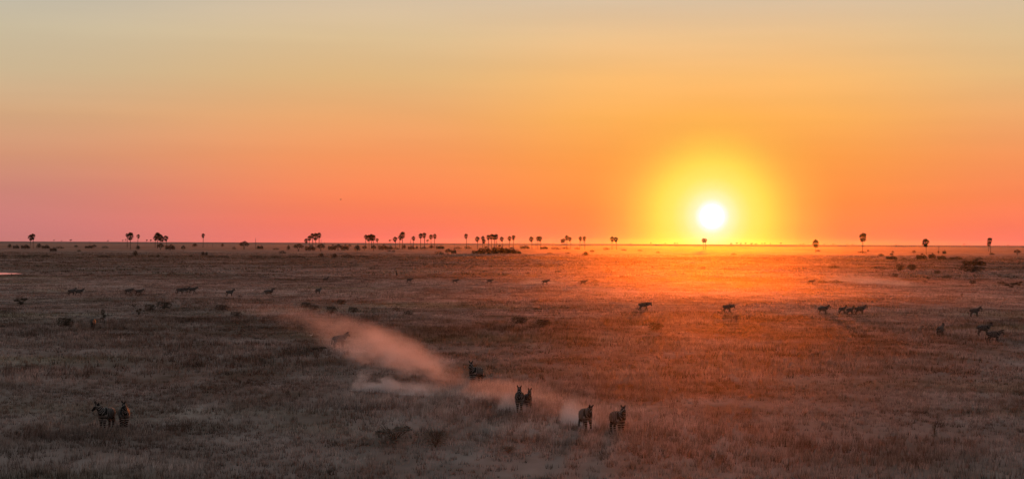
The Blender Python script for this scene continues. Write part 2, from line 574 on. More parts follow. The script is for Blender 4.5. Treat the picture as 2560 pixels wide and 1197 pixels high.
for (k, x, y, w, h), lab in zip(SHRUBS, sh_labels):
    p = at(x, y)
    s = 1.0 / ppm(p)
    o = link("shrub", None)
    o.location = (p.x, p.y, 0)
    dep = min(w * s, max(w * s * 0.6, 2.5 * h * s))
    o.scale = (w * s * 1.08, dep, h * s * (1.22 if y < 650 else 1.08))
    if h > w * 1.2:
        o.rotation_euler.z = 0
    tag(o, lab, "shrub" if k != "tree" else "small tree", "shrubs dotted over the plain")
    if y > 1000:
        if k not in OPEN:
            OPEN[k] = BUSH[k][0].copy()
            OPEN[k].materials.clear()
            OPEN[k].materials.append(M_PALEBUSH)
        link("foliage", OPEN[k], o)
    else:
        link("foliage", BUSH[k][0], o)
    link("stem", BUSH[k][1], o)


# ------------------------------------------------------------------ palms
def palm_meshes(seed, droop, nleaf=26, skirt=8):
    """unit palm: 20 m tall, fan leaves on stalks, hanging dry leaves below"""
    r = random.Random(seed)
    H = 20.0
    bend = r.uniform(-.5, .5)
    path = [(bend * (z / H) ** 2, 0, z) for z in (-.4, 1, 4, 8, 11, 14, 17, 19)]
    tv, tf = tube(path, [.6, .5, .4, .38, .45, .4, .32, .28], 8)
    top = Vector((bend * .92, 0, 19.0))
    vs, fs = [], []

    def tri(a, b, c):
        o = len(vs)
        vs.extend([tuple(a), tuple(b), tuple(c)])
        fs.append((o, o + 1, o + 2))
    for i in range(nleaf + skirt):
        a = 2.399963 * i + r.uniform(-.3, .3)
        if i < nleaf:
            e = math.radians(r.uniform(75, -28) if i > 4 else r.uniform(60, 88))
            e = math.radians(80 - 112 * (i / nleaf) + r.uniform(-9, 9))
            stalk = r.uniform(1.0, 1.5)
            fan = r.uniform(1.1, 1.55)
        else:
            e = math.radians(r.uniform(-78, -50))
            stalk = r.uniform(1.1, 1.9)
            fan = r.uniform(.8, 1.1)
        dv = Vector((math.cos(a) * math.cos(e), math.sin(a) * math.cos(e), math.sin(e)))
        sd = Vector((-math.sin(a), math.cos(a), 0))
        q = top + dv * stalk
        # stalk as a thin three-sided prism
        n1 = dv.cross(sd).normalized()
        for (u, v) in ((sd, n1), (n1, -sd), (-sd, sd)):
            tri(top + u * .05, top + v * .05, q)
        # fan of stiff tapered segments, tips drooping
        for j in range(11):
            th = math.radians(-100 + 200 * j / 10 + r.uniform(-5, 5))
            dd = dv * math.cos(th) + sd * math.sin(th) + n1 * r.uniform(-.18, .18)
            tip = q + dd.normalized() * fan * r.uniform(.85, 1.1)
            tip.z -= droop * fan * .45 * r.uniform(.5, 1.2)
            wv = (dv * -math.sin(th) + sd * math.cos(th)) * .17 * fan
            mid_ = q.lerp(tip, .55)
            tri(q, mid_ + wv, mid_ - wv)
            tri(mid_ + wv, tip, mid_ - wv)
    tm = np_mesh("palm_trunk", tv, tf, M_TRUNK, True)
    cm = np_mesh("palm_crown", vs, fs, M_PALM)
    return tm, cm


PALM = [palm_meshes(1, .5), palm_meshes(5, .9, 22, 10), palm_meshes(9, .3, 30, 6), palm_meshes(14, 1.2, 18, 9)]


def horizon(x):
    return 603.3 + 11.0 * x / 2560 - 3.8      # true level line in the photograph


PALMS = []                                  # x, crown top y, depth below level (px), mesh, crown scale, lean, label


def P_(x, top, lab, below=18.5, k=None, cw=1.0, lean=0.0):
    PALMS.append((x, top, below, k if k is not None else len(PALMS) % 4, cw, lean, lab))


P_(75, 590, "left palm of the pair at the far left edge of the horizon", 21, 1)
P_(83, 588, "taller right palm of the pair at the far left edge of the horizon", 21, 0)
P_(318, 584, "thin curved palm with small crown, left of the leaning pair", 17, 3, .8)
P_(326, 587, "stout palm with the fullest crown of the leaning pair", 22, 2, 1.25, -.04)
P_(343.5, 587, "slim palm standing alone just right of the leaning pair", 17, 1, .85, .08)
P_(388, 592, "leftmost ragged palm in the dense palm clump", 18, 1)
P_(394, 586, "tallest palm in the dense palm clump above the dark bushes", 20, 2, 1.2)
P_(400, 590, "rounded palm right of the tallest in the dense palm clump", 20, 0, 1.2)
P_(404, 594, "lowest drooping palm on the right of the dense palm clump", 19, 1)
P_(416.5, 592, "separate fan palm just right of the dense palm clump", 18, 3, 1.15)
P_(507.5, 585.5, "lone slim palm between the dense clump and the big round tree", 17, 0, .9)
P_(765, 599, "shortest palm at the left foot of the stepped palm row", 18, 1, .9)
P_(773, 592.5, "second palm up the stepped palm row", 18, 2, 1)
P_(782, 585.5, "third palm of the stepped row, with open crown", 18, 0, .95)
P_(790, 588, "palm with the darkest broad crown in the stepped row", 20, 2, 1.25)
P_(798, 583.5, "tallest rightmost palm of the stepped row", 19, 1, 1)
P_(913.5, 588.5, "open crowned palm left of the merged palm crowns", 18, 1, .95)
P_(923, 592, "left palm in the merged block of palm crowns", 19, 2, 1.2)
P_(928.5, 589.5, "middle highest palm in the merged block of crowns", 19, 0, 1.2)
P_(934, 591.5, "right palm in the merged block of palm crowns", 19, 2, 1.1)
P_(943, 597, "small short palm right of the merged palm crowns", 17, 3, .75)
P_(988.5, 594.5, "lowest left palm of the three rising palms", 18, 3, 1.05)
P_(999, 590, "middle palm of the three rising palms", 18, 1)
P_(1005.5, 584, "tallest palm of the three rising palms", 19, 2, 1.25)
P_(1034, 592.5, "short single palm standing between two palm groups", 18, 1, .9)
P_(1051.5, 586, "leftmost palm of the four even palms", 18, 2, 1)
P_(1061, 584.5, "second tallest-looking palm from left of the four even palms", 18, 0, 1.05)
P_(1078, 589, "third palm from left of the four even palms", 17, 2, .95)
P_(1086.5, 586.5, "rightmost palm of the four even palms", 17, 1, 1)
P_(1166.5, 586.5, "single palm alone left of the dark thicket", 17, 0, 1)
P_(1194, 594, "drooping palm above the left end of the dark thicket", 18, 3, 1.1)
P_(1206.5, 592.5, "taller of the two overlapping palms above the thicket's left half", 18, 1, .95)
P_(1210.5, 600, "shorter of the two overlapping palms above the thicket's left half", 18, 3, .9)
P_(1221, 590, "first palm of the joined crowns above the dark thicket", 18, 0, 1)
P_(1229, 588.5, "second palm of the joined crowns above the dark thicket", 18, 2, 1.1)
P_(1236, 589.5, "third palm of the joined crowns above the dark thicket", 18, 0, 1)
P_(1241, 588.5, "rightmost palm of the joined crowns above the dark thicket", 19, 2, 1)
P_(1256, 594, "drooping single palm between the joined crowns and the twin palms", 17, 3, 1)
P_(1274, 592.5, "left palm of the twins above the thicket's right end", 18, 1, .95)
P_(1283.5, 590.5, "right taller palm of the twins above the thicket's right end", 18, 0, .95)
P_(1330, 594, "left ragged palm of the three right of the thicket", 17, 3, 1.15)
P_(1345, 593.5, "middle palm of the three ragged palms right of the thicket", 17, 2, .9)
P_(1351.5, 593, "right broad palm of the three ragged palms right of the thicket", 17, 3, 1.15)
P_(1404.5, 599.5, "lowest palm at the left of the four bunched palms", 17, 1, .8)
P_(1410, 598, "second low palm among the four bunched palms", 17, 3, .85)
P_(1417, 591, "tallest of the four bunched palms", 18, 0, .95)
P_(1426, 594, "rightmost of the four bunched palms", 17, 3, .95)
P_(1449.5, 593, "left palm of the two matching palms", 18, 1, .9)
P_(1462, 593.5, "right palm of the two matching palms", 18, 0, .9)
P_(1530, 594, "left palm of the touching pair before the orange glow", 18, 1, 1.05)
P_(1541, 595, "right palm of the touching pair before the orange glow", 18, 3, 1.05)
P_(1758.5, 598, "left of the two faint palms right under the sun", 17, 1, .9)
P_(1763.5, 598, "right of the two faint palms right under the sun", 17, 3, .9)
P_(2038.5, 605, "small orange lit palm right of the sun", 23, 1, 1.25)
P_(2156, 589, "tall lone palm with thick dark crown right of the sun", 24.5, 2, 1.25)
P_(2315.5, 602, "ragged lone palm with drooping fans near the right edge", 26, 3, 1.15)
P_(2476, 598, "upper of two misty palms near the right edge", 22, 0, 1.0)
P_(2471.5, 607.5, "lower hazier of two misty palms near the right edge", 19, 1, .8)
for (x, top, below, k, cw, lean, lab) in PALMS:
    base = horizon(x) + below
    p = at(x, base)
    h = (base - top) / ppm(p)
    o = link("palm_tree", None)
    o.location = (p.x, p.y, 0)
    s = h / 21.0
    o.scale = (s, s, s)
    o.rotation_euler = (0, lean + .035 * math.sin(x * 1.7), 0)
    tag(o, lab, "palm tree", "palms along the horizon")
    link("trunk", PALM[k][0], o)
    c_ = link("crown", PALM[k][1], o)
    q = 1.8 * cw / s                 # crowns differ less in size than trunks do
    top_ = PALM[k][0].vertices[-1].co
    c_.scale = (q, q, q)
    zr = 19.0
    c_.location = (0, 0, zr * (1 - q))
    c_.rotation_euler.z = 0

# bare trunks of dead palms
bt_v, bt_f = tube([(0, 0, -.3), (.05, 0, 4), (.0, 0, 9), (.12, 0, 13.5), (.15, 0, 14)], [.33, .27, .3, .22, .1], 7)
BARE = np_mesh("dead_palm_trunk", bt_v, bt_f, M_TRUNK, True)
for (x, top, below, lab) in [(639, 595, 20, "tallest bare palm trunk right of the big round tree"),
                             (518, 609, 17, "short faint bare trunk just right of the lone slim palm"), (531, 606, 17, "taller faint bare trunk right of the lone slim palm"),
                             (225, 601, 16, "thin faint bare trunk in the gap left of the leaning palms"),
                             (742, 606, 18, "short bare trunk left of the stepped palm row"), (802.5, 598, 18, "bare trunk touching the tallest palm of the stepped row"),
                             (811, 604, 18, "bare trunk alone just right of the stepped palm row"), (1026, 597, 17, "bare trunk just left of the short single palm"),
                             (1135.5, 608, 17, "bare trunk left of the single palm by the thicket"), (1218, 609, 18, "short bare trunk below the first joined crown"),
                             (1242.5, 604, 18, "bare trunk under the rightmost joined crown"), (1248, 608, 18, "bare trunk between the joined crowns and the drooping palm"),
                             (1271, 609, 18, "short bare trunk beside the left twin palm"), (1310.5, 604, 17, "bare trunk alone between the twin palms and the ragged palms"),
                             (1340, 603, 17, "bare trunk among the three ragged palms"), (1382, 605, 17, "bare trunk alone left of the four bunched palms"),
                             (1455, 606, 17, "bare trunk between the two matching palms"), (2347, 612, 25, "bare trunk right of the ragged palm near the right edge")]:
    base = horizon(x) + below
    p = at(x, base)
    o = link("dead_palm_trunk", BARE)
    o.location = (p.x, p.y, 0)
    h = (base - top) / ppm(p)
    o.scale = (h / 14.0 * .9, h / 14.0 * .9, h / 14.0)
    o.rotation_euler = (0, .015 * math.sin(x), x)
    tag(o, lab, "dead trunk", "bare trunks along the horizon")

# tiny trees right on the horizon
fv, ff = leaf_cloud([(0, 0, .72, .45, .22, .6), (-.2, 0, .62, .2, .14, .2), (.25, 0, .8, .22, .14, .2)], 120, .09, 77)
sv, sf = stems(2, .75, .15, 3, .05, 1)
FT = (np_mesh("far_crown", fv, ff, M_FAR), np_mesh("far_trunk", sv, sf, M_TWIG))
FARS = [(135, 602.5, 4, 4), (154, 603.5, 3, 3), (177, 602, 7, 4), (270, 603, 4, 3), (307, 603, 4, 4), (314, 603, 3, 6), (367, 604, 5, 6), (377, 605, 6, 7), (975, 608, 8, 10), (1069, 605, 9, 7),
        (1576, 610.5, 4, 3), (1627, 610, 4, 5), (1663, 611, 5, 4), (1687, 611, 6, 5), (1693, 611, 4, 5), (1828, 612, 9, 5), (1842, 612, 8, 6), (1852, 612, 7, 5), (1864, 612, 6, 6), (1879, 612, 9, 5), (1890, 612, 10, 4),
        (1905, 612, 4, 5), (1912, 612, 4, 6), (1926, 612, 4, 5), (1952, 612, 7, 6), (2001, 613, 4, 4), (2008, 613, 4, 5), (2060, 613, 4, 4), (2083, 613, 6, 4), (2117, 613, 4, 4), (2131, 613, 6, 3), (2240, 614, 6, 3), (2410, 615, 5, 6), (2520, 616, 5, 4)]
names = []
for i, (x, y, w, h) in enumerate(FARS):
    base = horizon(x) + 5.0 + (i % 4) * .4
    p = at(x, base)
    s = 1 / ppm(p)
    o = link("distant_tree", None)
    o.location = (p.x, p.y, 0)
    hh = (base - (y - h)) * s
    o.scale = (w * s, w * s, hh)
    ld = min(LANDMARKS, key=lambda q: abs(q[0] - x))
    names.append("tiny skyline tree %s the %s" % ("above" if abs(x - ld[0]) < 8 else "left of" if x < ld[0] else "right of", ld[1]))
    tag(o, None, "distant tree", "tiny trees on the skyline")
    link("crown", FT[0], o)
    link("trunk", FT[1], o)
    o["label"] = names[-1]
dd_ = defaultdict(list)
fo = [o for o in COL.objects if o.name.startswith("distant_tree")]
for o in fo:
    dd_[o["label"]].append(o)
for s, obs in dd_.items():
    if len(obs) > 1:
        obs.sort(key=lambda o: o.location.x / o.location.y)
        for n_, o in enumerate(obs):
            o["label"] = s + ", " + ("leftmost" if n_ == 0 else "rightmost" if n_ == len(obs) - 1 else (ORD[n_] if n_ < 8 else ["ninth", "tenth", "eleventh"][n_ - 8]) + " from left")

# ------------------------------------------------------------------ zebras
def coat(name, white):
    mt_z, t, out = new_mat(name)
    a1 = t.nodes.new("ShaderNodeAttribute")
    a1.attribute_name = "phase"
    a2 = t.nodes.new("ShaderNodeAttribute")
    a2.attribute_name = "dark"
    tcz = t.nodes.new("ShaderNodeTexCoord")
    nz = noise(t, tcz.outputs["Object"], 5.0, 2)
    ph = math_node(t, 'ADD', a1.outputs["Fac"], math_node(t, 'MULTIPLY', math_node(t, 'SUBTRACT', nz, .5), 1.6))
    sn = math_node(t, 'SINE', ph)
    st = map_range(t, sn, .15, .55)
    cz = mix(t, st, (0.010, 0.008, 0.008), white)
    cz = mix(t, a2.outputs["Fac"], cz, (0.02, 0.016, 0.015))
    b = t.nodes.new("ShaderNodeBsdfPrincipled")
    t.links.new(cz, b.inputs["Base Color"])
    b.inputs["Roughness"].default_value = .75
    b.inputs["Specular IOR Level"].default_value = .2
    t.links.new(b.outputs[0], out.inputs[0])
    return mt_z


mt_z = coat("backlit_zebra_coat", (0.21, 0.175, 0.165))  # dusty whites, darkened in the colour so distant zebras read as backlit
mt_z_pale = coat("pale_zebra_coat", (0.24, 0.20, 0.19))  # same coat less darkened, for the poses of the front zebras
mt_hair, t, out = new_mat("zebra_hair")
a1 = t.nodes.new("ShaderNodeAttribute")
a1.attribute_name = "phase"
sn = map_range(t, math_node(t, 'SINE', a1.outputs["Fac"]), .2, .5)
cz = mix(t, sn, (0.016, 0.014, 0.014), (0.30, 0.26, 0.24))
b = t.nodes.new("ShaderNodeBsdfDiffuse")
t.links.new(cz, b.inputs[0])
t.links.new(b.outputs[0], out.inputs[0])


def zebra_meshes(name, neck=55, nyaw=0, head=-35, hyaw=0, gait=(0, 0, 0, 0), drop=0.0, lift=(0, 0, 0, 0), foal=False, lie=False):
    """body (one skinned surface), mane and tail tuft; x forward, z up"""
    J, Rr, E = [], [], []

    def j(p, r, par=None):
        J.append(Vector(p))
        Rr.append(r if isinstance(r, tuple) else (r, r))
        if par is not None:
            E.append((par, len(J) - 1))
        return len(J) - 1
    bz = .52 if lie else 1.0
    rs = .9 if foal else 1.0
    pel = j((-.46, 0, bz + .05), (.26 * rs, .315 * rs))
    mid = j((-.03, 0, bz - .02), (.29 * rs, .335 * rs), pel)
    sh = j((.40, 0, bz + .01), (.23 * rs, .325 * rs), mid)
    nb = j((.62, 0, bz + .12), (.155 * rs, .25 * rs), sh)

    def dirv(pitch, yaw):
        p, w = math.radians(pitch), math.radians(yaw)
        return Vector((math.cos(p) * math.cos(w), math.cos(p) * math.sin(w), math.sin(p)))
    n1 = J[nb] + dirv(neck, nyaw * .5) * .25
    nm = j(n1, (.125, .205), nb)
    n2 = n1 + dirv(neck + 3, nyaw) * .24
    po = j(n2, (.1, .145), nm)
    hd = dirv(head, nyaw + hyaw)
    h1 = j(n2 + hd * .13 + Vector((0, 0, .0)), (.085, .105), po)
    h2 = j(n2 + hd * .34, (.06, .07), h1)
    h3 = j(n2 + hd * .5, (.055, .058), h2)
    hs = hd.cross(Vector((0, 0, 1))).normalized()
    hu = hs.cross(hd).normalized()
    nd = dirv(neck, nyaw)
    for s_ in (-1, 1):
        e1 = j(n2 + hs * s_ * .07 + nd * .09 + hu * .03, .035, po)
        e2 = j(n2 + hs * s_ * .115 + nd * .17 + hu * .05, .042, e1)
        j(n2 + hs * s_ * .12 + nd * .27 + hu * .05, .012, e2)
    rp = j((-.66, 0, bz + .07), (.19 * rs, .2 * rs), pel)
    tb = j((-.80, 0, bz + .12), .06, rp)
    tm_ = j((-.88, 0, bz - .04), .03, tb)
    te = j((-.90, .02, bz - .34), .022, tm_)
    legs = []
    for q, (fx, sy) in enumerate(((.42, .12), (.42, -.12), (-.5, .12), (-.5, -.12))):
        g, lf = gait[q], lift[q]
        if lie:
            if fx > 0:
                pts = [((.4, sy, .34), .11), ((.34, sy * 1.3, .16), .075), ((.68, sy * 1.4, .07), .05), ((.5, sy * 1.6, .05), .04)]
            else:
                pts = [((-.48, sy, .36), .17), ((-.2, sy * 1.6, .2), .11), ((-.55, sy * 1.9, .08), .06), ((-.25, sy * 2.0, .05), .04)]
        elif fx > 0:
            pts = [((fx - .01, sy, bz - .24), (.10, .13)), ((fx + .02 + g * .25, sy * 1.05, .62), (.085, .105)), ((fx + .03 + g * .6, sy * 1.0, .40 + lf * .6), .066),
                   ((fx + .02 + g - lf * .5, sy, .13 + lf), .047), ((fx + .05 + g - lf * .6, sy, .025 + lf * .9), .048)]
        else:
            pts = [((fx - .02, sy, bz - .18), (.14, .19)), ((fx + .1 + g * .3, sy * 1.2, .66), (.09, .12)), ((fx - .14 + g * .6, sy * 1.05, .46 + lf * .4), .07),
                   ((fx - .09 + g - lf * .4, sy, .14 + lf), .05), ((fx - .05 + g - lf * .45, sy, .025 + lf * .9), .05)]
        par = sh if fx > 0 else pel
        ch = []
        for p_, r_ in pts:
            par = j(p_, r_, par)
            ch.append(par)
        legs.append(ch)
    me = bpy.data.meshes.new("skel")
    me.from_pydata([tuple(v) for v in J], E, [])
    ob = link("skel", me)
    sk = ob.modifiers.new("skin", 'SKIN')
    sk.use_smooth_shade = True
    for i, dv in enumerate(me.skin_vertices[0].data):
        dv.radius = (Rr[i][0] * 1.24, Rr[i][1] * 1.24)
        dv.use_root = (i == 0)
    ss = ob.modifiers.new("sub", 'SUBSURF')
    ss.levels = 2
    ss.render_levels = 2
    dg = bpy.context.evaluated_depsgraph_get()
    dg.update()
    body = bpy.data.meshes.new_from_object(ob.evaluated_get(dg))
    body.name = "zebra_body_" + name
    bpy.data.objects.remove(ob)
    bpy.data.meshes.remove(me)
    body.materials.clear()
    body.materials.append(mt_z_pale if name in ("turnleft", "run", "foalrun", "runlow", "turnright", "profile") else mt_z)
    # stripe phase: distance along the nearest bone chain
    chains = [[pel, mid, sh, nb, nm, po, h1, h2, h3]] + [[pel if k > 1 else sh] + legs[k] for k in range(4)] + [[pel, rp, tb, tm_, te]]
    nv = len(body.vertices)
    co = np.empty(nv * 3, np.float32)
    body.vertices.foreach_get("co", co)
    co = co.reshape(-1, 3)
    best = np.full(nv, 1e9)
    phase = np.zeros(nv)
    dark = np.zeros(nv)
    for ci, ch in enumerate(chains):
        s0 = 0.0
        for a_, b_ in zip(ch[:-1], ch[1:]):
            A, B = np.array(J[a_]), np.array(J[b_])
            ab = B - A
            ln = np.linalg.norm(ab)
            tt = np.clip(((co - A) @ ab) / (ln * ln), 0, 1)
            dd = np.linalg.norm(co - (A + tt[:, None] * ab), axis=1)
            ra = np.array([Rr[a_][0] * .5 + Rr[a_][1] * .5, Rr[b_][0] * .5 + Rr[b_][1] * .5])
            dn = dd / (ra[0] + (ra[1] - ra[0]) * tt)
            if ci in (1, 2, 3, 4) and a_ == ch[0]:
                dn = dn + .5
            if ci == 0:
                s = s0 + tt * ln
                per = np.where(s < .95, .135, .105)
                k_ = 2 * math.pi / .155
                rump = np.clip((-.15 - co[:, 0]) / .4, 0, 1)
                pz = s * k_ - .9 * np.abs(co[:, 1]) * k_ * (s > .9) + rump * (co[:, 2] - 1.0) * k_ * .9 + (1 - rump) * .25 * (co[:, 2] - 1.0) * k_
                dk = np.where(s > np.float64(99), 1, 0)
                if a_ == h2:
                    dk = np.clip(tt * 1.5, 0, 1)
                elif a_ == h1:
                    dk = np.clip(tt - .75, 0, 1)
                else:
                    dk = np.zeros(nv)
            elif ci <= 4:
                s = s0 + tt * ln
                pz = s * 2 * math.pi / .13 + 1
                dk = np.where((b_ == ch[-1]) & (tt > .55), .9, 0.0)
            else:
                s = s0 + tt * ln
                pz = s * 2 * math.pi / .09
                dk = np.where(s > .75, 1.0, 0.0)
                pz = np.where(s < .38, (1.1 - s) * 0 + -s * 2 * math.pi / .155 + (co[:, 2] - bz) * 2 * math.pi / .155 * .9, pz)
            w_ = dn < best
            best = np.where(w_, dn, best)
            phase = np.where(w_, pz, phase)
            dark = np.where(w_, dk, dark)
            s0 += ln
    # ears tipped dark
    for s_ in (0, 1):
        pass
    eb = n2 + nd * .16
    ed = (co - np.array(n2)) @ np.array(nd)
    near = np.linalg.norm(co - np.array(n2 + nd * .2), axis=1) < .17
    dark = np.where(near & (ed > .12), .85, dark)
    if not lie:
        dark = np.maximum(dark, np.clip((bz - .22 - co[:, 2]) / .08, 0, 1) * (np.abs(co[:, 0] + .05) < .32) * .0)
    for nm_, arr in (("phase", phase), ("dark", dark)):
        at_ = body.attributes.new(nm_, 'FLOAT', 'POINT')
        at_.data.foreach_set("value", arr.astype(np.float32))
    # mane: upright brush along the crest of the neck
    line = [J[nb] + Vector((-.12, 0, .1)), J[nb].lerp(J[nm], .5), J[nm], J[nm].lerp(J[po], .5), J[po], J[po] + hd * .08]
    vs, fs, phs = [], [], []
    for i, p in enumerate(line):
        nx_ = line[min(i + 1, len(line) - 1)] - line[max(i - 1, 0)]
        nx_.normalize()
        side = nx_.cross(Vector((0, 0, 1)))
        side = side.normalized() if side.length > .05 else Vector((0, 1, 0))
        upv = side.cross(nx_).normalized()
        rad = [.08, .17, .145, .12, .095, .06][i]
        hgt = [.0, .045, .075, .08, .075, .02][i]
        for sgn in (-1, 1):
            vs.append(p + upv * (rad - .05) + side * sgn * .03)
            vs.append(p + upv * (rad + hgt) + side * sgn * .016)
            phs += [i * 2.6, i * 2.6]
    for i in range(len(line) - 1):
        o = i * 4
        fs += [(o, o + 4, o + 5, o + 1), (o + 2, o + 3, o + 7, o + 6), (o + 1, o + 5, o + 7, o + 3)]
    fs += [(0, 1, 3, 2), (len(vs) - 4, len(vs) - 2, len(vs) - 1, len(vs) - 3)]
    mane = np_mesh("zebra_mane_" + name, [tuple(v) for v in vs], fs, mt_hair)
    at_ = mane.attributes.new("phase", 'FLOAT', 'POINT')
    at_.data.foreach_set("value", np.array(phs, np.float32))
    # tail tuft
    q = J[te]
    tv, tf = tube([tuple(q + Vector((0, 0, .05))), tuple(q + Vector((-.01, .01, -.06))), tuple(q + Vector((-.02, .02, -.2))), tuple(q + Vector((-.03, .02, -.32)))], [.02, .045, .05, .01], 6)
    tuft = np_mesh("zebra_tuft_" + name, tv, tf, mt_hair, True)
    return body, mane, tuft


WALK = dict(gait=(.18, -.16, -.14, .16), lift=(0, .05, 0, .04))
RUN = dict(gait=(.3, .05, -.2, -.34), lift=(.16, 0, 0, .14))
ZM = {
    "walk": zebra_meshes("walk", 32, 0, -48, 0, **WALK),
    "low": zebra_meshes("low", 12, 0, -62, 0, **WALK),
    "up": zebra_meshes("up", 47, 0, -32, 0),
    "high": zebra_meshes("high", 72, 0, -18, 0),
    "run": zebra_meshes("run", 68, 0, -52, 0, **RUN),
    "runlow": zebra_meshes("runlow", 45, 0, -62, 0, **RUN),
    "turnleft": zebra_meshes("turnleft", 72, 22, -48, 8),
    "turnright": zebra_meshes("turnright", 62, -28, -42, -10),
    "profile": zebra_meshes("profile", 56, -48, -46, -30),
    "graze": zebra_meshes("graze", -38, 10, -70, 0),
    "rest": zebra_meshes("rest", 62, 0, -25, 0, lie=True),
    "foal": zebra_meshes("foal", 64, 0, -30, 0, foal=True),
    "foalrun": zebra_meshes("foalrun", 70, 0, -50, 0, foal=True, **RUN),
}
ZEB = [   # pose, x of body centre, feet y, heading (0 right, 90 away, -90 to camera), scale, label
    ("up", 179, 739, 48, 1.0, "distant zebra with raised head, left of the overlapping pair at far left"),
    ("up", 197, 740, 12, 1.0, "distant zebra facing right, front one of the overlapping pair at far left"),
    ("walk", 321, 737, 0, .95, "distant zebra walking right behind another, left of the three overlapping zebras"),
    ("walk", 347, 738, 15, .9, "distant zebra walking right just ahead of a follower, below the slim palm"),
    ("walk", 450, 736, 0, 1.0, "rearmost of three overlapping distant zebras walking right"),
    ("up", 463, 734, 20, .95, "middle zebra of three overlapping distant zebras, head above the others"),
    ("walk", 481, 734, 0, 1.0, "leading zebra of three overlapping distant zebras walking right"),
    ("up", 574, 741, 35, .95, "lone distant zebra with raised head below a small twig in pale grass"),
    ("rest", 671, 736, 5, 1.15, "zebra lying in the pale grass with its head up"),
    ("high", 814, 705, 15, .9, "distant zebra on its own, highest of the two below the stepped palm row"),
    ("up", 795, 735, 55, .9, "dark distant zebra seen from behind, lower of the two below stepped palms"),
    ("run", 992, 690, -90, 1.0, "tiny zebra facing the camera, farthest of the herd"),
    ("walk", 1023, 707, 0, .9, "faint zebra walking right below the short single palm"),
    ("walk", 1138, 709, 0, .92, "faint zebra walking right on the plain left of the thicket"),
    ("walk", 1224, 709, 0, .9, "faint zebra walking right on the plain below the thicket"),
    ("walk", 1363, 712, 0, 1.0, "zebra walking right with a pale dust trail behind it"),
    ("walk", 1458, 713, 0, 1.0, "reddish zebra walking right just left of two low bushes in the glow"),
    ("low", 1609, 777, 3, 1.05, "zebra walking right with lowered head at the left edge of orange glow"),
    ("low", 1818, 782, 6, .98, "zebra walking right with lowered head directly below the sun"),
    ("up", 2057, 787, 5, 1.0, "dark zebra facing right, left of the two foals"),
    ("foal", 2106, 785, 25, .85, "left one of two small zebra foals standing side by side"),
    ("foal", 2125, 787, 25, .85, "right one of two small zebra foals standing side by side"),
    ("up", 2149, 787, 8, 1.0, "dark zebra facing right just right of the two foals"),
    ("walk", 2027, 712, 0, .98, "orange zebra walking right in the dust right of the sun"),
    ("high", 2351, 840, 48, .92, "small upright zebra with raised head, left of the right edge group"),
    ("up", 2436, 792, 10, 1.0, "dark zebra facing right, farthest of the three at the right edge"),
    ("up", 2458, 840, 10, 1.02, "dark zebra partly hidden behind the pale striped one at right edge"),
    ("walk", 2483, 857, 8, 1.0, "pale striped zebra facing right, nearest at the right edge"),
    ("up", 848, 869, 38, 1.0, "zebra seen from behind standing left of the bright dust plume"),
    ("turnleft", 1190, 960, -122, 1.06, "zebra looking back at the camera where the dust plume ends"),
    ("run", 1299, 1030, -92, 1.04, "large zebra trotting straight at the camera beside its foal"),
    ("foalrun", 1319, 1027, -80, .9, "young zebra running close beside the large trotting zebra"),
    ("runlow", 1464, 1076, -76, 1.02, "zebra running towards the camera with dust puffs behind its legs"),
    ("turnright", 1544, 1084, -66, 1.02, "rightmost front zebra with white foreleg, trotting towards the camera"),
    ("profile", 266, 1072, -104, 1.0, "foreground zebra on the left looking left with its chest striped"),
    ("turnright", 310, 1071, -70, 1.0, "foreground zebra on the left staring at the camera with pricked ears"),
    ("graze", 232, 822, -82, 1.0, "dark zebra seen end on with lowered head between the two dark left bushes"),
]
for (k, x, y, hd_, sc, lab) in ZEB:
    p = at(x, y)
    o = link("zebra", None)
    o.location = (p.x, p.y, 0)
    o.rotation_euler.z = math.radians(hd_)
    o.scale = (sc, sc, sc)
    tag(o, lab, "zebra", "zebra herd on the plain")
    bd, mn, tf_ = ZM[k]
    link("body", bd, o)
    link("mane", mn, o)
    link("tail_tuft", tf_, o)


# taller stand of grass round the pair on the left
pr = at(288, 1070)
ve, te_ = blades(5.0, pr.y - 6, pr.y + 2, 9, 0.035, 0.55, 0.88, 0.13)
te_ = te_ * 1.35
kp = np.repeat(np.abs(ve.reshape(-1, 3, 3)[:, 0, 0] - pr.x) < 4.5, 3)
ve, te_ = ve[kp], te_[kp]
gvs, gts = [va, vb, vc, vd, ve], [ta, tb, tcn_, td, te_]
gv = np.concatenate(gvs)
gt = np.concatenate(gts)
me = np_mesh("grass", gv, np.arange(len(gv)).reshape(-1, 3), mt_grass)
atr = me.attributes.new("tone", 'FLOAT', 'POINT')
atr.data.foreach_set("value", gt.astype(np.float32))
tag(link("grass", me), "dry knee high grass covering the plain in front of the herd", "grass", kind="stuff")



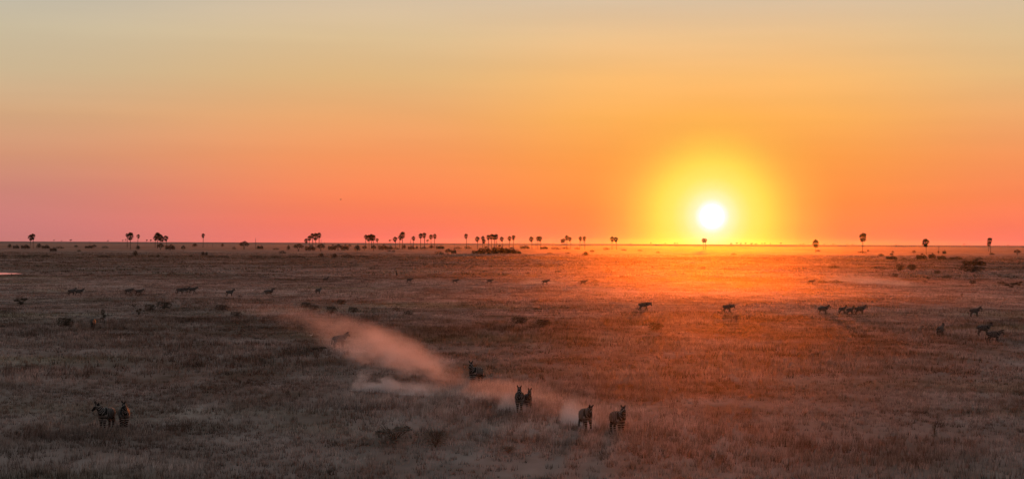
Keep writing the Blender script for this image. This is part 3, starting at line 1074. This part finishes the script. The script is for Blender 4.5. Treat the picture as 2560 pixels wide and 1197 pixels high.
# ------------------------------------------------------------------ birds
def bird(name, x, y, dist, span, mat, lab, wings=True):
    dv = ray(x, y)
    p = CAM + dv * (dist / dv.y) if wings else at(x, y)
    bv, bf = tube([(-.42, 0, 0), (-.25, 0, .02), (0, 0, .03), (.25, 0, .06), (.38, 0, .1), (.5, 0, .08)], [.02, .08, .11, .08, .05, .01], 8)
    vs, fs = [tuple(v) for v in bv], [tuple(f) for f in bf]
    if wings:
        for s_ in (-1, 1):
            o_ = len(vs)
            for (wx, wy, wz) in ((.16, .06, .06), (-.14, .06, .06), (-.1, .5, .26), (.12, .5, .27), (-.14, 1.0, .14), (-.06, 1.0, .14)):
                vs.append((wx, wy * s_, wz))
                vs.append((wx, wy * s_, wz - .02))
            for q in ((0, 2, 4, 6), (6, 4, 8, 10)):
                fs.append(tuple(o_ + i for i in q))
                fs.append(tuple(o_ + i + 1 for i in reversed(q)))
    else:
        for s_ in (-.05, .05):
            lv, lf_ = tube([(0, s_, .0), (0.02, s_, -.32), (.02, s_, -.62)], [.02, .015, .012], 4)
            o_ = len(vs)
            vs += lv
            fs += [tuple(i + o_ for i in q) for q in lf_]
        nv_, nf_ = tube([(.25, 0, .06), (.36, 0, .3), (.32, 0, .5), (.4, 0, .56), (.55, 0, .53)], [.05, .035, .03, .04, .008], 6)
        o_ = len(vs)
        vs += nv_
        fs += [tuple(i + o_ for i in q) for q in nf_]
    o = link(name, np_mesh(name, vs, fs, mat, False))
    o.location = p
    o.scale = (span / 2,) * 3
    if not wings:
        o.location.z = .62 * span / 2
    o.rotation_euler.z = .5
    return tag(o, lab, "bird")


M_BIRD = plain_mat("dark_feather", (.03, .028, .027), .2)
M_EGRET = plain_mat("white_feather", (.75, .72, .68), .1)
bird("flying_bird", 852, 499, 420, 1.1, M_BIRD, "tiny dark bird flying alone in the sky left of centre")
bird("white_bird", 778, 843, 0, .8, M_EGRET, "small white bird standing in grass left of the rear-facing zebra", False)


# ------------------------------------------------------------------ dust
def dust_cloud(name, label, a, b, secs, color, g, nsc, lo, hi, step, floor=0.03):
    """a drifting dust cloud: closed hull along the line a-b (photograph pixels on the plain) filled with uneven dust.
    secs: (t, sideways offset, half width, height, density) along the line"""
    A, B = at(*a), at(*b)
    ln = (B - A).length
    ang = math.atan2(B.y - A.y, B.x - A.x)
    WM = max(q[2] for q in secs)
    HM = max(q[3] for q in secs)
    OM = max(abs(q[1]) for q in secs) + 1e-6
    DM = max(q[4] for q in secs)
    vs, fs, sides = [], [], 12
    for (t_, off, w, h, d_) in secs:
        for k in range(sides):
            an = math.pi * k / (sides - 1)
            vs.append((t_ * ln, off + (1.4 * w + .3) * math.cos(an), .02 + (1.4 * h + .3) * math.sin(an)))
    n = len(secs)
    for i in range(n - 1):
        for k in range(sides):
            fs.append((i * sides + k, i * sides + (k + 1) % sides, (i + 1) * sides + (k + 1) % sides, (i + 1) * sides + k))
    bm = bmesh.new()
    bv = [bm.verts.new(v) for v in vs]
    for f in fs:
        bm.faces.new([bv[i] for i in f])
    bm.faces.new(bv[:sides])
    bm.faces.new(bv[-sides:])
    bmesh.ops.recalc_face_normals(bm, faces=bm.faces)
    me = bpy.data.meshes.new(name)
    bm.to_mesh(me)
    bm.free()
    mt, t, out = new_mat(name + "_air")
    tcx = t.nodes.new("ShaderNodeTexCoord")
    sx = t.nodes.new("ShaderNodeSeparateXYZ")
    t.links.new(tcx.outputs["Object"], sx.inputs[0])
    tt = math_node(t, 'DIVIDE', sx.outputs[0], ln, True)
    r1 = ramp(t, tt, [(q[0], (.5 + .5 * q[1] / OM, q[2] / WM, q[3] / HM)) for q in secs], 'EASE')
    r2 = ramp(t, tt, [(q[0], (q[4] / DM,) * 3) for q in secs], 'EASE')
    s1 = t.nodes.new("ShaderNodeSeparateColor")
    t.links.new(r1, s1.inputs[0])
    off = math_node(t, 'MULTIPLY', math_node(t, 'SUBTRACT', s1.outputs[0], .5), 2 * OM)
    wy = math_node(t, 'MAXIMUM', math_node(t, 'MULTIPLY', s1.outputs[1], WM), .05)
    hz = math_node(t, 'MAXIMUM', math_node(t, 'MULTIPLY', s1.outputs[2], HM), .05)
    ny_ = math_node(t, 'DIVIDE', math_node(t, 'SUBTRACT', sx.outputs[1], off), wy)
    nz_ = math_node(t, 'DIVIDE', sx.outputs[2], hz)
    r2d = math_node(t, 'ADD', math_node(t, 'MULTIPLY', ny_, ny_), math_node(t, 'MULTIPLY', nz_, nz_))
    nn = noise(t, tcx.outputs["Object"], nsc, 5, .62, (.6, 1, 1.1))
    r2d = math_node(t, 'ADD', r2d, math_node(t, 'MULTIPLY', math_node(t, 'SUBTRACT', nn, .5), 1.1))
    fall = map_range(t, r2d, 1.0, 0.0)
    den = math_node(t, 'MULTIPLY', math_node(t, 'MULTIPLY', fall, map_range(t, nn, lo, hi, floor, 1.0)), math_node(t, 'MULTIPLY', r2, DM))
    pv = t.nodes.new("ShaderNodeVolumePrincipled")
    pv.inputs["Color"].default_value = (*color, 1)
    pv.inputs["Anisotropy"].default_value = g
    pv.inputs["Density Attribute"].default_value = ""
    t.links.new(den, pv.inputs["Density"])
    t.links.new(pv.outputs[0], out.inputs["Volume"])
    mt.cycles.volume_step_rate = step
    me.materials.append(mt)
    o = link(name, me)
    o.location = (A.x, A.y, 0)
    o.rotation_euler.z = ang
    return tag(o, label, "dust", "dust raised by the herd", "stuff")


DUST = (0.93, 0.78, 0.77)
PALE = (0.95, 0.90, 0.92)
dust_cloud("dust_plume", "thick pinkish dust plume streaming diagonally behind the running zebras", (560, 762), (1160, 980),
           [(0, 0, 1, .6, 0), (.16, 2.5, 8, 2.2, .013), (.4, 3.6, 6.5, 2.8, .016), (.58, 3.2, 5.4, 3.3, .030), (.74, 1.2, 4.8, 3.6, .085), (.84, 0, 4.2, 3.6, .22), (.92, 0, 3.4, 2.8, .16), (1, 0, 2.0, 1.6, 0)],
           DUST, .32, .30, .42, .62, .1, .05)
dust_cloud("dust_trail", "thin dust trail hanging low around the front trotting zebras", (1040, 948), (1660, 1102),
           [(0, 0, 1, .6, 0), (.1, .3, 3.0, 1.0, .04), (.2, .3, 3.6, 1.1, .05), (.32, .2, 4.0, 1.4, .06), (.45, .2, 4.0, 2.0, .075), (.6, 0, 3, 1.8, .055), (.8, 0, 2.4, 1.5, .05), (.9, 0, 1.8, 1.2, .02), (1, 0, .4, .3, 0)],
           DUST, .4, .3, .30, .66, .1, .2)
dust_cloud("dust_wisp", "pale lilac dust wisp lying on the grass left of the herd", (870, 974), (1270, 1006),
           [(0, 0, .4, .3, 0), (.09, 0, 1.0, 1.9, 2.0), (.2, .1, 1.1, 2.0, 2.2), (.34, -.1, 1.0, 1.3, 1.6), (.6, .2, 1.3, 1.2, .6), (.85, 0, 1.2, 1.0, .3), (1, 0, .2, .2, 0)],
           PALE, .1, .75, .47, .62, .08, .02)
dust_cloud("dust_puff", "small dust puff at the hooves of the large trotting zebra", (1245, 1020), (1330, 1034),
           [(0, 0, .3, .2, 0), (.3, 0, 1.0, 1.4, 1.3), (.55, 0, .9, 1.0, 1.1), (.8, 0, .8, .7, .9), (1, 0, .2, .2, 0)], PALE, 0.0, .9, .36, .62, .1, .1)
dust_cloud("dust_puff", "pale dust puff behind the running zebra second from right", (1405, 1050), (1495, 1080),
           [(0, 0, .3, .3, 0), (.25, 0, 1.0, 1.9, 1.2), (.5, 0, 1.0, 1.2, 1.3), (.8, 0, .8, .7, 1.0), (1, 0, .2, .2, 0)], PALE, 0.0, .9, .36, .62, .1, .1)
dust_cloud("dust_streak", "faint dust streak trailing the zebra left of the orange glow", (1280, 708), (1450, 714),
           [(0, 0, .5, .4, 0), (.35, 0, 5, 2.0, .06), (.5, 0, 5, 1.5, .05), (1, 0, 1, .4, 0)], PALE, .4, .2, .34, .62, .1, .1)
dust_cloud("dust_streak", "long dust streak across the plain right of the sun", (2050, 700), (2340, 720),
           [(0, 0, 1, .5, 0), (.25, 0, 9, 3.4, .02), (.55, 0, 8, 2.6, .035), (.8, 0, 5, 1.6, .03), (1, 0, 1, .3, 0)], PALE, .4, .15, .34, .62, .1, .1)

# low bank of settled dust lying over the plain, thickest a few hundred metres out
BANK_DENSITY = 8.8e-4
bx_ = np.linspace(-1, 1, 73)
by_ = np.concatenate([np.linspace(45, 280, 30), np.linspace(288, 420, 24), np.geomspace(440, 6000, 48)])
bv, bh_ = [], []
for yv in by_:
    for u_ in bx_:
        xv = u_ * .48 * yv
        wv = 1 + .18 * math.sin(xv * .021 + 1.3 * math.sin(yv * .013)) + .12 * math.sin(xv * .05 + yv * .031)
        edge = 272 + 8 * math.sin(xv * .017 + .6) + 6 * math.sin(xv * .047)
        k_ = min(1, max(0, (yv - edge + 24) / 48))
        k_ = k_ * k_ * (3 - 2 * k_)
        lat = .3 + .7 * math.exp(-((u_ * .48 - math.tan(SUN_AZ) + .014) / .1) ** 2)  # dust thickened toward the sun's azimuth, shaped to gather the glow there
        near_h = (1.6 * min(1.0, 118.0 / yv) + .15) * (.3 + .7 * lat)  # near layer added to veil the foreground in orange light
        far_ = min(1, max(0, (yv - 900) / 1200))
        tau = .064 * lat + .09 * far_ * max(lat, .55)
        far_h = tau * CAM_H / (BANK_DENSITY * yv)
        k2 = min(1, max(0, (6000 - yv) / 800))
        hh_ = (near_h * (1 - k_) + far_h * k_) * wv * k2
        e_ = min(1, (1 - abs(u_)) / .06) * min(1, (yv - 45) / 15)
        bv.append((xv, yv, max(.02, hh_ * e_) + .03))
nbx, nby = len(bx_), len(by_)
bot = [(x_, y_, .03) for (x_, y_, z_) in bv]
ii = [j_ * nbx + i_ for j_ in range(nby - 1) for i_ in range(nbx - 1)]
bf = [(i_, i_ + 1, i_ + nbx + 1, i_ + nbx) for i_ in ii]
o_ = len(bv)
bf += [(o_ + a_, o_ + d_, o_ + c_, o_ + b_) for (a_, b_, c_, d_) in bf]
ring = list(range(nbx)) + [j_ * nbx + nbx - 1 for j_ in range(1, nby)] + [(nby - 1) * nbx + i_ for i_ in range(nbx - 2, -1, -1)] + [j_ * nbx for j_ in range(nby - 2, 0, -1)]
for i_, a_ in enumerate(ring):
    b_ = ring[(i_ + 1) % len(ring)]
    bf.append((b_, a_, a_ + o_, b_ + o_))
mt_b, t, out = new_mat("settled_dust")
pv = t.nodes.new("ShaderNodeVolumePrincipled")
pv.inputs["Color"].default_value = (0.95, 0.68, 0.45, 1)
pv.inputs["Density"].default_value = BANK_DENSITY
pv.inputs["Anisotropy"].default_value = 0.9
pv.inputs["Density Attribute"].default_value = ""
t.links.new(pv.outputs[0], out.inputs["Volume"])
tag(link("dust_bank", np_mesh("dust_bank", bv + bot, bf, mt_b)), "low bank of fine dust hanging over the whole plain and glowing under the sun", "dust", None, "stuff")

# ------------------------------------------------------------------ haze: the dusty air itself
mt_h, t, out = new_mat("dusty_air")
pv = t.nodes.new("ShaderNodeVolumePrincipled")
pv.inputs["Color"].default_value = (0.92, 0.82, 0.80, 1)
pv.inputs["Density"].default_value = HAZE_DENSITY
pv.inputs["Anisotropy"].default_value = 0.9
pv.inputs["Density Attribute"].default_value = ""
t.links.new(pv.outputs[0], out.inputs["Volume"])
bm = bmesh.new()
bmesh.ops.create_cube(bm, size=1.0)
hm = bpy.data.meshes.new("haze")
bm.to_mesh(hm)
bm.free()
hm.materials.append(mt_h)
haze = link("haze", hm)
haze.scale = (18100, FAR + 320, 29.0)
haze.location = (0, (FAR - 260) / 2, 13.5)
tag(haze, "dusty evening air over the whole plain", "haze", kind="stuff")
